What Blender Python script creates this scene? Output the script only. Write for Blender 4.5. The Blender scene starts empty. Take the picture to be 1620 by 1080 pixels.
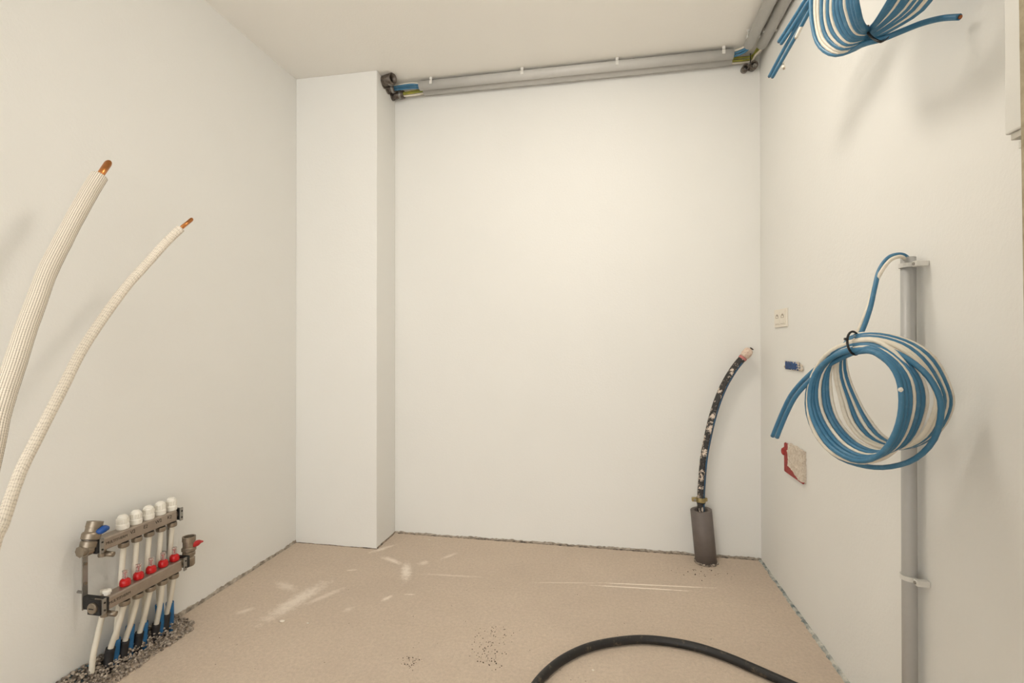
import bpy, bmesh, math, random
from mathutils import Vector, Matrix, noise
random.seed(7)

# ------------------------------------------------------------------ camera
S = bpy.context.scene
COL = S.collection
FPX, YAW, PITCH, ROLL, EYE = 785.0, 0.1871, 0.0042, -0.0006, 1.1126
fw = Vector((-math.sin(YAW) * math.cos(PITCH), math.cos(YAW) * math.cos(PITCH), math.sin(PITCH)))
rt = Vector((math.cos(YAW), math.sin(YAW), 0))
up = rt.cross(fw)
rt, up = rt * math.cos(ROLL) + up * math.sin(ROLL), up * math.cos(ROLL) - rt * math.sin(ROLL)
CAM = Vector((0, 0, EYE))
cd = bpy.data.cameras.new('camera')
cd.sensor_width = 36.0
cd.lens = FPX * 36.0 / 1620.0
cd.clip_start = 0.02
cam = bpy.data.objects.new('camera', cd)
COL.objects.link(cam)
cam.matrix_world = Matrix(((rt.x, up.x, -fw.x, CAM.x), (rt.y, up.y, -fw.y, CAM.y), (rt.z, up.z, -fw.z, CAM.z), (0, 0, 0, 1)))
S.camera = cam

# ------------------------------------------------------------------ light and exposure
W = bpy.data.worlds.new('world')
S.world = W
W.use_nodes = True
W.node_tree.nodes['Background'].inputs[0].default_value = (1.0, 0.985, 0.955, 1)
W.node_tree.nodes['Background'].inputs[1].default_value = 3.6
LAMP_POS = Vector((-0.08, 1.56, 2.6))
LAMP_STRENGTH = 38.0
LAMP_COLOR = (1.0, 0.925, 0.82)
S.view_settings.view_transform = 'Standard'
S.view_settings.look = 'None'
S.view_settings.gamma = 1.0
S.view_settings.use_curve_mapping = False
S.view_settings.exposure = 0.0

# room size in metres
H, XL, XR, YC, YB = 2.6, -1.7097, 0.7825, 2.5095, 2.7493
XC = XL + 0.4872
YF = -2.2

def ray(px, py):
    return fw + rt * ((px - 810) / FPX) + up * ((540 - py) / FPX)
def on_x(px, py, X):
    r = ray(px, py); return CAM + r * (X / r.x)
def on_y(px, py, Y):
    r = ray(px, py); return CAM + r * (Y / r.y)
def on_z(px, py, Z):
    r = ray(px, py); return CAM + r * ((Z - EYE) / r.z)
def at_d(px, py, d):
    return CAM + ray(px, py) * d
def on_plane(px, py, P, n):
    r = ray(px, py); return CAM + r * ((P - CAM).dot(n) / r.dot(n))

# ------------------------------------------------------------------ materials
def lin(c):
    return tuple((x / 255 / 12.92) if x / 255 <= 0.04045 else ((x / 255 + 0.055) / 1.055) ** 2.4 for x in c)
MATS = {}
class NT:
    def __init__(s, name):
        s.m = bpy.data.materials.new(name); s.m.use_nodes = True
        s.t = s.m.node_tree; s.b = s.t.nodes['Principled BSDF']; MATS[name] = s.m
    def n(s, kind, **kw):
        o = s.t.nodes.new(kind)
        for k, v in kw.items(): setattr(o, k, v)
        return o
    def l(s, a, b): s.t.links.new(a, b)
    def coord(s, which='Object'):
        return s.n('ShaderNodeTexCoord').outputs[which]
    def noise(s, vec, scale, detail=4, rough=0.6):
        o = s.n('ShaderNodeTexNoise'); o.inputs['Scale'].default_value = scale
        o.inputs['Detail'].default_value = detail; o.inputs['Roughness'].default_value = rough
        s.l(vec, o.inputs['Vector']); return o.outputs['Fac']
    def rng(s, v, a, b, c=0.0, d=1.0):
        o = s.n('ShaderNodeMapRange'); s.l(v, o.inputs[0])
        for i, x in enumerate((a, b, c, d)): o.inputs[i + 1].default_value = x
        return o.outputs[0]
    def math(s, op, a, b):
        o = s.n('ShaderNodeMath', operation=op)
        for i, x in enumerate((a, b)):
            if isinstance(x, (int, float)): o.inputs[i].default_value = x
            else: s.l(x, o.inputs[i])
        return o.outputs[0]
    def mix(s, f, a, b):
        o = s.n('ShaderNodeMix', data_type='RGBA')
        for i, x in ((0, f), (6, a), (7, b)):
            if isinstance(x, (int, float)): o.inputs[i].default_value = x
            elif isinstance(x, tuple): o.inputs[i].default_value = (*x[:3], 1)
            else: s.l(x, o.inputs[i])
        return o.outputs[2]
    def bump(s, h, strength, dist):
        o = s.n('ShaderNodeBump'); o.inputs['Strength'].default_value = strength
        o.inputs['Distance'].default_value = dist; s.l(h, o.inputs['Height'])
        s.l(o.outputs[0], s.b.inputs['Normal'])
    def base(s, c):
        if isinstance(c, tuple): s.b.inputs['Base Color'].default_value = (*c[:3], 1)
        else: s.l(c, s.b.inputs['Base Color'])
    def rough(s, v, metal=0.0):
        if isinstance(v, (int, float)): s.b.inputs['Roughness'].default_value = v
        else: s.l(v, s.b.inputs['Roughness'])
        s.b.inputs['Metallic'].default_value = metal

def simple(name, c, rough=0.5, metal=0.0, var=0.0, vscale=60.0, c2=None, bump=0.0, bscale=200.0):
    k = NT(name); co = k.coord()
    if var or c2:
        f = k.rng(k.noise(co, vscale), 0.35, 0.65)
        k.base(k.mix(f, c, c2 or tuple(x * (1 - var) for x in c)))
    else: k.base(c)
    k.rough(rough, metal)
    if bump: k.bump(k.noise(co, bscale, 3), bump, 0.002)
    return k.m

def plaster(name, c):
    k = NT(name); co = k.coord()
    f = k.rng(k.noise(co, 1.3, 3), 0.3, 0.7)
    k.base(k.mix(f, c, tuple(x * 0.975 for x in c)))
    k.rough(0.85)
    a = k.noise(co, 95, 3, 0.6); b = k.noise(co, 7, 2, 0.5)
    k.bump(k.math('ADD', a, k.math('MULTIPLY', b, 1.5)), 0.24, 0.0024)
    return k.m
plaster('wall_paint', (0.84, 0.832, 0.795))
plaster('ceiling_paint', (0.89, 0.865, 0.81))

def floor_material():
    k = NT('screed'); co = k.coord()
    big = k.rng(k.noise(co, 1.7, 4), 0.3, 0.72)
    col = k.mix(big, lin((222, 204, 184)), lin((206, 189, 171)))
    mid = k.rng(k.noise(co, 9, 5, 0.7), 0.42, 0.72)
    col = k.mix(k.math('MULTIPLY', mid, 0.35), col, lin((224, 208, 190)))
    grain = k.rng(k.noise(co, 75, 5, 0.9), 0.3, 0.7)
    col = k.mix(k.math('MULTIPLY', grain, 0.70), col, lin((172, 156, 139)))
    # plaster smears and scrapes lying on the screed: (from pixel, to pixel, half width m, strength, raggedness scale)
    smears = [((418, 982), (516, 920), 0.050, 0.75, 22), ((478, 958), (548, 928), 0.020, 0.5, 30),
              ((604, 880), (636, 892), 0.022, 0.85, 30), ((643, 890), (642, 918), 0.030, 0.9, 28),
              ((585, 874), (623, 862), 0.020, 0.8, 30), ((440, 922), (465, 932), 0.035, 0.5, 22),
              ((664, 892), (676, 888), 0.025, 0.55, 30), ((698, 884), (724, 874), 0.016, 0.55, 30),
              ((604, 950), (620, 942), 0.014, 0.8, 40), ((548, 902), (565, 901), 0.008, 0.7, 40),
              ((660, 907), (770, 913), 0.010, 0.45, 40), ((545, 966), (558, 961), 0.016, 0.45, 40),
              ((375, 970), (400, 962), 0.02, 0.5, 40), ((640, 940), (656, 940), 0.008, 0.6, 40)]
    total = None
    RN = {lim: k.noise(co, sc_, 5, 0.8) for lim, sc_ in ((25, 36), (35, 48), (99, 62))}
    for (a, b, w, st, sc) in smears:
        A, B = on_z(*a, 0), on_z(*b, 0)
        c = (A + B) / 2; L = (B - A).length / 2 + w * 0.6; ang = math.atan2(B.y - A.y, B.x - A.x)
        mp = k.n('ShaderNodeMapping', vector_type='TEXTURE')
        mp.inputs['Location'].default_value = c; mp.inputs['Rotation'].default_value = (0, 0, ang)
        mp.inputs['Scale'].default_value = (L, w, 1)
        k.l(co, mp.inputs['Vector'])
        ln = k.n('ShaderNodeVectorMath', operation='LENGTH'); k.l(mp.outputs[0], ln.inputs[0])
        rag = k.math('MULTIPLY', k.math('SUBTRACT', RN[25 if sc < 25 else 35 if sc < 35 else 99], 0.5), 2.3)
        m = k.rng(k.math('ADD', ln.outputs['Value'], rag), 1.05, 0.25, 0.0, st * .85)
        total = m if total is None else k.math('MAXIMUM', total, m)
    # two long bright scrape lines
    for (a, b, w, st) in (((940, 921), (1136, 930), 0.0055, 0.95), ((930, 925), (1100, 935), 0.0055, 0.95), ((838, 921), (960, 922), 0.004, 0.5)):
        A, B = on_z(*a, 0), on_z(*b, 0)
        c = (A + B) / 2; L = (B - A).length / 2; ang = math.atan2(B.y - A.y, B.x - A.x)
        mp = k.n('ShaderNodeMapping', vector_type='TEXTURE')
        mp.inputs['Location'].default_value = c; mp.inputs['Rotation'].default_value = (0, 0, ang)
        mp.inputs['Scale'].default_value = (L, w, 1)
        k.l(co, mp.inputs['Vector'])
        ln = k.n('ShaderNodeVectorMath', operation='LENGTH'); k.l(mp.outputs[0], ln.inputs[0])
        rag = k.math('MULTIPLY', k.math('SUBTRACT', RN[25], 0.5), 1.6)
        m = k.rng(k.math('ADD', ln.outputs['Value'], rag), 1.05, 0.7, 0.0, st)
        total = k.math('MAXIMUM', total, m)
    col = k.mix(total, col, lin((246, 235, 222)))
    # tiny dark grit
    vo = k.n('ShaderNodeTexVoronoi'); vo.inputs['Scale'].default_value = 26; k.l(co, vo.inputs['Vector'])
    gr = k.math('MULTIPLY', k.rng(vo.outputs['Distance'], 0.075, 0.05), k.rng(k.noise(co, 4, 2), 0.55, 0.6))
    col = k.mix(k.math('MULTIPLY', gr, 0.7), col, lin((95, 80, 66)))
    k.base(col); k.rough(0.88)
    k.bump(k.math('ADD', k.noise(co, 220, 3), k.math('MULTIPLY', k.noise(co, 20, 3), 1.2)), 0.35, 0.002)
floor_material()

simple('conduit_grey', lin((200, 198, 193)), 0.42, var=0.05, vscale=15)
simple('conduit_wall_grey', lin((182, 181, 178)), 0.42, var=0.04, vscale=15)
simple('clip_clear', lin((222, 220, 214)), 0.35)
def cable_mat(name, c, dirt, amt):
    k = NT(name); co = k.coord()
    f = k.math('MULTIPLY', k.rng(k.noise(co, 38, 5, 0.7), 0.52, 0.75), amt)
    k.base(k.mix(f, c, dirt)); k.rough(0.45)
cable_mat('cable_blue', lin((60, 116, 150)), lin((104, 146, 170)), 0.6)
cable_mat('cable_white', lin((230, 222, 206)), lin((200, 184, 158)), 0.5)
simple('cable_earth', lin((170, 160, 60)), 0.5, c2=lin((110, 125, 50)), vscale=25)
simple('cable_core', lin((150, 90, 50)), 0.4, 0.6)
simple('tie_black', lin((22, 21, 21)), 0.4)
simple('steel_dark', lin((74, 67, 61)), 0.4, 0.5, c2=lin((120, 110, 100)), vscale=50)
simple('hole_dark', lin((40, 36, 33)), 0.9)
simple('nickel', lin((156, 144, 128)), 0.36, 0.75, var=0.25, vscale=30)
simple('nickel_bar', lin((170, 158, 146)), 0.38, 0.7, var=0.12, vscale=30)
simple('zinc_bracket', lin((165, 162, 156)), 0.42, 0.8, var=0.2, vscale=25)
simple('rubber_black', lin((28, 27, 27)), 0.6)
simple('cap_white', lin((238, 234, 224)), 0.4)
simple('meter_red', lin((190, 16, 20)), 0.3)
simple('handle_red', lin((185, 25, 28)), 0.35)
simple('handle_blue', lin((18, 75, 150)), 0.35)
simple('pex_white', lin((226, 219, 203)), 0.4, var=0.06, vscale=12)
simple('sleeve_blue', lin((38, 112, 168)), 0.5, var=0.3, vscale=20)
simple('sleeve_black', lin((34, 32, 33)), 0.6, var=0.3)
k = NT('meter_glass'); k.base(lin((236, 226, 220))); k.rough(0.1)
k.b.inputs['Transmission Weight'].default_value = 0.75; k.b.inputs['IOR'].default_value = 1.3
simple('ink', lin((44, 38, 36)), 0.7)
simple('copper', lin((226, 152, 92)), 0.30, 1.0, var=0.2, vscale=40)
simple('pipe_grey', lin((112, 103, 98)), 0.55, var=0.12, vscale=18, bump=0.1)
simple('crumb', lin((196, 182, 166)), 0.95, c2=lin((82, 72, 64)), vscale=70)
simple('crumb_dark', lin((84, 70, 60)), 0.95, var=0.3, vscale=80)
simple('chip_white', lin((235, 226, 212)), 0.85)
simple('strip_foam', lin((196, 186, 172)), 0.9, c2=lin((128, 118, 106)), vscale=40)
simple('strip_teal', lin((212, 210, 200)), 0.9, c2=lin((92, 108, 110)), vscale=26)
simple('strip_blue', lin((86, 122, 142)), 0.8, c2=lin((120, 140, 146)), vscale=20)
simple('gap_dark', lin((176, 160, 142)), 0.95, c2=lin((70, 64, 60)), vscale=34)
simple('box_blue', lin((22, 78, 140)), 0.5, c2=lin((14, 50, 100)), vscale=80)
simple('box_red', lin((170, 58, 54)), 0.6, c2=lin((140, 36, 34)), vscale=90)
simple('raw_plaster', lin((226, 216, 202)), 0.95, c2=lin((198, 184, 166)), vscale=140, bump=0.6, bscale=160)
simple('plate_cream', lin((236, 229, 215)), 0.4)
simple('mark_grey', lin((172, 160, 143)), 0.6)
simple('cabinet_white', lin((225, 224, 218)), 0.5)
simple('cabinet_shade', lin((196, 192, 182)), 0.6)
simple('raw_wall', lin((176, 164, 138)), 0.95, c2=lin((150, 138, 112)), vscale=70, bump=0.8, bscale=120)
simple('brass_clamp', lin((176, 160, 112)), 0.4, 0.7, var=0.3, vscale=60)
simple('tape_white', lin((232, 214, 196)), 0.8, c2=lin((206, 178, 160)), vscale=90, bump=0.5, bscale=150)
simple('tape_pink', lin((190, 120, 116)), 0.8)
k = NT('hose_black'); co = k.coord()
f = k.math('MULTIPLY', k.rng(k.noise(co, 30, 6, 0.75), 0.56, 0.72), 0.7)
k.base(k.mix(f, lin((26, 24, 23)), lin((120, 104, 84)))); k.rough(0.5)
k = NT('service_black'); co = k.coord()
f = k.rng(k.noise(co, 30, 5, 0.75), 0.525, 0.59)
k.base(k.mix(f, lin((44, 41, 40)), lin((222, 206, 190)))); k.rough(0.5)
simple('service_blue', lin((30, 84, 120)), 0.45, c2=lin((50, 60, 70)), vscale=30)
k = NT('lamp_glow'); k.base((1.0, 1.0, 1.0))
k.b.inputs['Emission Color'].default_value = (*LAMP_COLOR, 1)
k.b.inputs['Emission Strength'].default_value = LAMP_STRENGTH

def insulation(name, around, along, dots, wa, wb, dark):
    k = NT(name); uv = k.n('ShaderNodeUVMap').outputs[0]
    mp = k.n('ShaderNodeMapping'); mp.inputs['Scale'].default_value = (around, along, 1); k.l(uv, mp.inputs['Vector'])
    sp = k.n('ShaderNodeSeparateXYZ'); k.l(mp.outputs[0], sp.inputs[0])
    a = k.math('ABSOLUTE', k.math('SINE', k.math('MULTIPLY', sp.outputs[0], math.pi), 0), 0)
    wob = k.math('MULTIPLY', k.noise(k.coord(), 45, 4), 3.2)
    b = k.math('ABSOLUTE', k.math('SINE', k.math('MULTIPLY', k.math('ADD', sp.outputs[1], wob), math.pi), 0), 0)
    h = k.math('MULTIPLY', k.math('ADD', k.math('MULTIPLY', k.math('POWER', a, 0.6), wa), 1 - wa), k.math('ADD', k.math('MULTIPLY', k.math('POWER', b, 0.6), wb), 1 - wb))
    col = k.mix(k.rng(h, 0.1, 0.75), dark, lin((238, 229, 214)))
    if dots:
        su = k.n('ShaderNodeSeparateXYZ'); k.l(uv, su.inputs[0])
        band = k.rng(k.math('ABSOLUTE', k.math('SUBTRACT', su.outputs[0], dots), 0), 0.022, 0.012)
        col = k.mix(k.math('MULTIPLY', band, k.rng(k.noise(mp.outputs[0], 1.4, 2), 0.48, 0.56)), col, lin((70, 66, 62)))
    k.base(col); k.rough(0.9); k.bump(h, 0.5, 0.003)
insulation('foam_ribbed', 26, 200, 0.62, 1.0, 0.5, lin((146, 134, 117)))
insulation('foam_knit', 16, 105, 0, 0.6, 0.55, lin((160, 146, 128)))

# ------------------------------------------------------------------ geometry helpers
def tag(o, label=None, cat=None, group=None, kind=None):
    for key, v in (('label', label), ('category', cat), ('group', group), ('kind', kind)):
        if v: o[key] = v
    return o
def root(name, loc, label, cat, group=None):
    o = bpy.data.objects.new(name, None); COL.objects.link(o)
    o.location = loc; o.empty_display_size = 0.05
    o['_o'] = tuple(loc)
    return tag(o, label, cat, group)
def frames(pts):
    n = len(pts); tg = []
    for i in range(n):
        tg.append((pts[min(i + 1, n - 1)] - pts[max(i - 1, 0)]).normalized())
    a = Vector((0, 0, 1)) if abs(tg[0].z) < 0.9 else Vector((1, 0, 0))
    u = (a - tg[0] * a.dot(tg[0])).normalized(); out = []
    for i in range(n):
        u = (u - tg[i] * u.dot(tg[i])).normalized()
        out.append((u.copy(), tg[i].cross(u)))
    return out
def smooth(ctrl, per=6, closed=False):
    P = [Vector(c) for c in ctrl]; n = len(P); out = []
    for i in range(n - 1):
        p0, p1, p2, p3 = P[max(i - 1, 0)], P[i], P[i + 1], P[min(i + 2, n - 1)]
        for j in range(per):
            t = j / per
            out.append(0.5 * ((2 * p1) + (p2 - p0) * t + (2 * p0 - 5 * p1 + 4 * p2 - p3) * t * t + (3 * p1 - p0 - 3 * p2 + p3) * t ** 3))
    out.append(P[-1]); return out
class MB:
    def __init__(s): s.v = []; s.f = []; s.uv = {}; s.flat = set()
    def add(s, vs, fs, flat=False):
        b = len(s.v); s.v += [Vector(x) for x in vs]
        for f in fs:
            if flat: s.flat.add(len(s.f))
            s.f.append(tuple(i + b for i in f))
        return s
    def box(s, lo, hi, bev=0.0, M=None):
        bm = bmesh.new(); bmesh.ops.create_cube(bm, size=1)
        lo, hi = Vector(lo), Vector(hi)
        for v in bm.verts: v.co = Vector(((lo.x + hi.x) / 2 + v.co.x * (hi.x - lo.x), (lo.y + hi.y) / 2 + v.co.y * (hi.y - lo.y), (lo.z + hi.z) / 2 + v.co.z * (hi.z - lo.z)))
        if bev: bmesh.ops.bevel(bm, geom=bm.edges[:], offset=bev, segments=2, affect='EDGES', profile=0.5)
        return s.bm(bm, M, True)
    def bm(s, bm, M=None, flat=False):
        bm.verts.index_update()
        s.add([(M @ v.co if M else v.co.copy()) for v in bm.verts], [[v.index for v in f.verts] for f in bm.faces], flat)
        bm.free(); return s
    def sweep(s, pts, r, seg=12, cap=True, inner=None):
        pts = [Vector(p) for p in pts]; n = len(pts); fr = frames(pts)
        b = len(s.v); L = 0.0
        for i, p in enumerate(pts):
            if i: L += (p - pts[i - 1]).length
            rr = r[i] if isinstance(r, (list, tuple)) else r
            for j in range(seg):
                a = 2 * math.pi * j / seg
                s.v.append(p + fr[i][0] * math.cos(a) * rr + fr[i][1] * math.sin(a) * rr)
            if i:
                for j in range(seg):
                    j2 = (j + 1) % seg
                    s.uv[len(s.f)] = [(j / seg, L0), ((j + 1) / seg, L0), ((j + 1) / seg, L), (j / seg, L)]
                    s.f.append((b + (i - 1) * seg + j, b + (i - 1) * seg + j2, b + i * seg + j2, b + i * seg + j))
            L0 = L
        if cap:
            s.flat.add(len(s.f)); s.f.append(tuple(b + j for j in reversed(range(seg))))
            s.flat.add(len(s.f)); s.f.append(tuple(b + (n - 1) * seg + j for j in range(seg)))
        return s
    def pipe(s, pts, r, rin, seg=24):
        """hollow tube with wall thickness"""
        pts = [Vector(p) for p in pts]; fr = frames(pts); n = len(pts); b = len(s.v)
        for rr in (r, rin):
            for i, p in enumerate(pts):
                for j in range(seg):
                    a = 2 * math.pi * j / seg
                    s.v.append(p + fr[i][0] * math.cos(a) * rr + fr[i][1] * math.sin(a) * rr)
        o = n * seg
        for i in range(n - 1):
            for j in range(seg):
                k = (j + 1) % seg
                s.f.append((b + i * seg + j, b + i * seg + k, b + (i + 1) * seg + k, b + (i + 1) * seg + j))
                s.f.append((b + o + i * seg + k, b + o + i * seg + j, b + o + (i + 1) * seg + j, b + o + (i + 1) * seg + k))
        for j in range(seg):
            k = (j + 1) % seg
            s.flat.add(len(s.f)); s.f.append((b + k, b + j, b + o + j, b + o + k))
            e = (n - 1) * seg
            s.flat.add(len(s.f)); s.f.append((b + e + j, b + e + k, b + o + e + k, b + o + e + j))
        return s
    def lathe(s, prof, loc, axis=(0, 0, 1), seg=20, sharp=True):
        """prof: list of (radius, height) along the axis; separate rings give crisp steps"""
        ax = Vector(axis).normalized()
        a = Vector((1, 0, 0)) if abs(ax.x) < 0.9 else Vector((0, 1, 0))
        u = (a - ax * a.dot(ax)).normalized(); w = ax.cross(u); loc = Vector(loc)
        for i in range(len(prof) - 1):
            b = len(s.v)
            for (r, h) in (prof[i], prof[i + 1]):
                for j in range(seg):
                    t = 2 * math.pi * j / seg
                    s.v.append(loc + ax * h + (u * math.cos(t) + w * math.sin(t)) * max(r, 1e-5))
            for j in range(seg):
                k = (j + 1) % seg
                s.f.append((b + j, b + k, b + seg + k, b + seg + j))
        return s
    def blob(s, c, r, sub=2, amp=0.25, sc=(1, 1, 1), freq=1.0, seed=0):
        bm = bmesh.new(); bmesh.ops.create_icosphere(bm, subdivisions=sub, radius=1)
        for v in bm.verts:
            q = v.co * (1 + amp * noise.noise(v.co * 1.7 * freq + Vector((seed * 3.1, seed * 1.7, seed))))
            v.co = Vector(c) + Vector((q.x * sc[0], q.y * sc[1], q.z * sc[2])) * r
        return s.bm(bm)
    def build(s, name, mat, parent=None, label=None, cat=None, group=None, kind=None, origin=None):
        me = bpy.data.meshes.new(name)
        if parent is not None:
            o0 = Vector(parent['_o'])
        else:
            xs = [v.x for v in s.v]; ys = [v.y for v in s.v]; zs = [v.z for v in s.v]
            o0 = Vector(origin) if origin is not None else Vector(((min(xs) + max(xs)) / 2, (min(ys) + max(ys)) / 2, min(zs)))
        me.from_pydata([v - o0 for v in s.v], [], s.f)
        if s.uv:
            ul = me.uv_layers.new(name='UVMap')
            for fi, uvs in s.uv.items():
                for li, q in zip(me.polygons[fi].loop_indices, uvs): ul.data[li].uv = q
        me.polygons.foreach_set('use_smooth', [i not in s.flat for i in range(len(s.f))])
        me.update(); me.validate()
        me.materials.append(MATS[mat])
        o = bpy.data.objects.new(name, me); COL.objects.link(o)
        if parent is not None:
            o.parent = parent; o['_o'] = tuple(o0)
        else:
            o.location = o0; o['_o'] = tuple(o0)
        return tag(o, label, cat, group, kind)
def struct(mb, name, mat, label=None):
    return mb.build(name, mat, kind='structure', label=label, origin=(0, 0, 0))

# ------------------------------------------------------------------ room shell
T = 0.12
struct(MB().box((XL - T, YF, -T), (XR + T, YB + T, 0)), 'floor', 'screed', 'beige sand cement screed floor with plaster smears')
struct(MB().box((XL - T, YF, H), (XR + T, YB + T, H + T)), 'ceiling', 'ceiling_paint', 'plain warm white painted ceiling')
struct(MB().box((XL - T, YF, 0), (XL, YB + T, H)), 'wall_left', 'wall_paint', 'off white plastered left wall')
struct(MB().box((XL, YB, 0), (XR, YB + T, H)), 'wall_back', 'wall_paint', 'off white plastered back wall')
struct(MB().box((XR, YF, 0), (XR + T, YB + T, H)), 'wall_right', 'wall_paint', 'off white plastered right wall')
struct(MB().box((XL, YC, 0), (XC, YB, H), 0.003), 'wall_corner', 'wall_paint', 'boxed in plastered duct in the back left corner')

def edge_strip(name, pts, out, mat, hmin, hmax, th, seed, step=0.012):
    """ragged foam edge strip standing along the foot of a wall"""
    rnd = random.Random(seed); m = MB()
    P = []
    for a, b in zip(pts[:-1], pts[1:]):
        a, b = Vector(a), Vector(b); n = max(2, int((b - a).length / step))
        P += [a.lerp(b, i / n) for i in range(n)]
    P.append(Vector(pts[-1])); out = Vector(out)
    rows = []
    for i, p in enumerate(P):
        q = noise.noise(Vector((i * 0.11, seed * 5.3, 0))) * 0.5 + 0.5
        h = hmin + (hmax - hmin) * max(0, min(1, q + rnd.uniform(-0.18, 0.18)))
        t = th * (0.7 + 0.6 * rnd.random())
        rows.append([p + Vector((0, 0, h)), p + out * t * 0.7 + Vector((0, 0, h * 0.9)), p + out * t + Vector((0, 0, 0.0))])
    vs = [v for r in rows for v in r]; fs = []
    for i in range(len(rows) - 1):
        for j in range(2):
            a = i * 3 + j; fs.append((a, a + 3, a + 4, a + 1))
    m.add(vs, fs, True)
    return struct(m, name, mat)
Wz = lambda px, py: on_z(px, py, 0)
e = 0.0006
edge_strip('trim_1', [(XL + e, 1.72, 0), (XL + e, YC, 0)], (1, 0, 0), 'strip_foam', 0.006, 0.022, 0.005, 1)
edge_strip('trim_2', [(XL, YC - e, 0), (XC + .003, YC - e, 0)], (0, -1, 0), 'gap_dark', 0.001, 0.006, 0.002, 2)
edge_strip('trim_3', [(XC + e, YC, 0), (XC + e, YB, 0)], (1, 0, 0), 'gap_dark', 0.003, 0.012, 0.004, 3)
edge_strip('trim_4', [(XC, YB - e, 0), (XR, YB - e, 0)], (0, -1, 0), 'strip_foam', 0.003, 0.017, 0.006, 4)
edge_strip('trim_5', [(XR - e, YB, 0), (XR - e, YF, 0)], (-1, 0, 0), 'strip_teal', 0.002, 0.009, 0.012, 5)
edge_strip('trim_6', [(XL + e, YF, 0), (XL + e, 1.41, 0)], (1, 0, 0), 'strip_blue', 0.022, 0.05, 0.014, 6)
edge_strip('trim_7', [(XC + .02, YB - 2 * e, 0), (XR, YB - 2 * e, 0)], (0, -1, 0), 'gap_dark', 0.0005, 0.009, 0.010, 9)

# rough unplastered jamb at the opening beside the camera
g = MB(); X0 = on_y(1612, 200, 0.50).x
vs = []; fs = []; NZ, NY = 260, 12
for i in range(NZ + 1):
    z = H * i / NZ
    for j in range(NY + 1):
        y = 0.36 + 0.14 * j / NY
        r = noise.noise(Vector((y * 60, z * 45, 3))) * 0.0016 + noise.noise(Vector((y * 20, z * 9, 8))) * 0.0012
        lean = (1.45 - z) * 0.009
        vs.append((X0 + lean + r, y + (r * 1.5 if j == NY else 0), z))
for i in range(NZ):
    for j in range(NY):
        a = i * (NY + 1) + j; fs.append((a, a + NY + 1, a + NY + 2, a + 1))
b0 = len(vs)
for i in range(NZ + 1):
    z = H * i / NZ; vs += [(XR, 0.36, z), (XR, 0.5, z)]
for i in range(NZ):
    a = i * (NY + 1); b = b0 + 2 * i
    fs.append((a, b, b + 2, a + NY + 1)); fs.append((a + NY, a + 2 * NY + 1, b + 3, b + 1))
g.add(vs, fs, True); struct(g, 'wall_front', 'raw_wall', 'rough unplastered door jamb close to the camera')

# ------------------------------------------------------------------ ceiling lamp (above the frame)
L = root('ceiling_lamp', LAMP_POS, 'round opal lamp fixed flat under the ceiling', 'lamp')
MB().lathe([(0, -.0005), (.180, -.0005), (.180, -.030), (.172, -.034), (.168, -.026), (0, -.026)], LAMP_POS, seg=32).build('lamp_base', 'cap_white', L)
MB().lathe([(.168, -.030), (.164, -.052), (.14, -.070), (.10, -.082), (.05, -.088), (0, -.089)], LAMP_POS, seg=32).build('diffuser', 'lamp_glow', L)

# ------------------------------------------------------------------ ceiling conduits
R5 = 0.025; ZT = H - 0.006 - R5
def clip_saddle(parent, c, axis, r, side):
    """plastic clip under the ceiling: two arms that grip the tube, open at the bottom"""
    ax = Vector(axis); s = ax.cross(Vector((0, 0, 1))).normalized() * side
    m = MB(); w = 0.015; c = Vector(c)
    pts = []
    for k in range(15):
        a = math.radians(-18 + 216 * k / 14)
        pts.append(c + (s * math.cos(a) + Vector((0, 0, 1)) * math.sin(a)) * (r + 0.0026))
    vs = []; fs = []
    for i, p in enumerate(pts):
        d = (p - c).normalized() * (0.0022 if 0 < i < 14 else .0035)
        vs += [p - ax * w / 2 - d * .9, p + ax * w / 2 - d * .9, p + ax * w / 2 + d, p - ax * w / 2 + d]
    for i in range(len(pts) - 1):
        for j in range(4):
            a = i * 4; fs.append((a + j, a + (j + 1) % 4, a + 4 + (j + 1) % 4, a + 4 + j))
    fs += [(3, 2, 1, 0), tuple(len(vs) - 4 + j for j in range(4))]
    m.add(vs, fs, True)
    q = c + s * (r * .80); q.z = H
    hw = Vector((abs(ax.x) * w / 2 + abs(s.x) * .008, abs(ax.y) * w / 2 + abs(s.y) * .008, 0))
    m.box(q - hw - Vector((0, 0, .016)), q + hw - Vector((0, 0, .0004)), .001)
    m.build('clip', 'clip_clear', parent)

# along the back wall: the front tube and the one behind it
pA, pB = on_z(1158, 86, ZT), on_z(664, 137.5, ZT)
yfr = (pA.y + pB.y) / 2
yfr = min(yfr, YB - 0.095)
ybk = yfr + 0.058
def hollow(name, a, b, r, mat, label, group=None):
    t = root(name, a, label, 'conduit', group)
    MB().pipe([a, a.lerp(b, .5), b], r, r - 0.0025).build('tube', mat, t)
    return t
xa = on_y(664, 137, yfr).x; xb = on_y(1160, 86, yfr).x
t1 = hollow('conduit', Vector((xa, yfr, ZT)), Vector((xb, yfr, ZT)), R5, 'conduit_grey', 'front grey plastic conduit along the ceiling over the back wall', 'ceiling conduits')
for px, py in ((684, 130), (827, 112), (976, 98), (1143, 80)):
    clip_saddle(t1, (on_y(px, py, yfr).x, yfr, ZT), (1, 0, 0), R5, 1)
xa2 = on_y(671, 150, ybk).x; xb2 = on_y(1157, 101, ybk).x
t2 = hollow('conduit', Vector((xa2, ybk, ZT)), Vector((xb2, ybk, ZT)), R5, 'conduit_grey', 'rear grey plastic conduit tight against the back wall under the ceiling', 'ceiling conduits')
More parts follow.
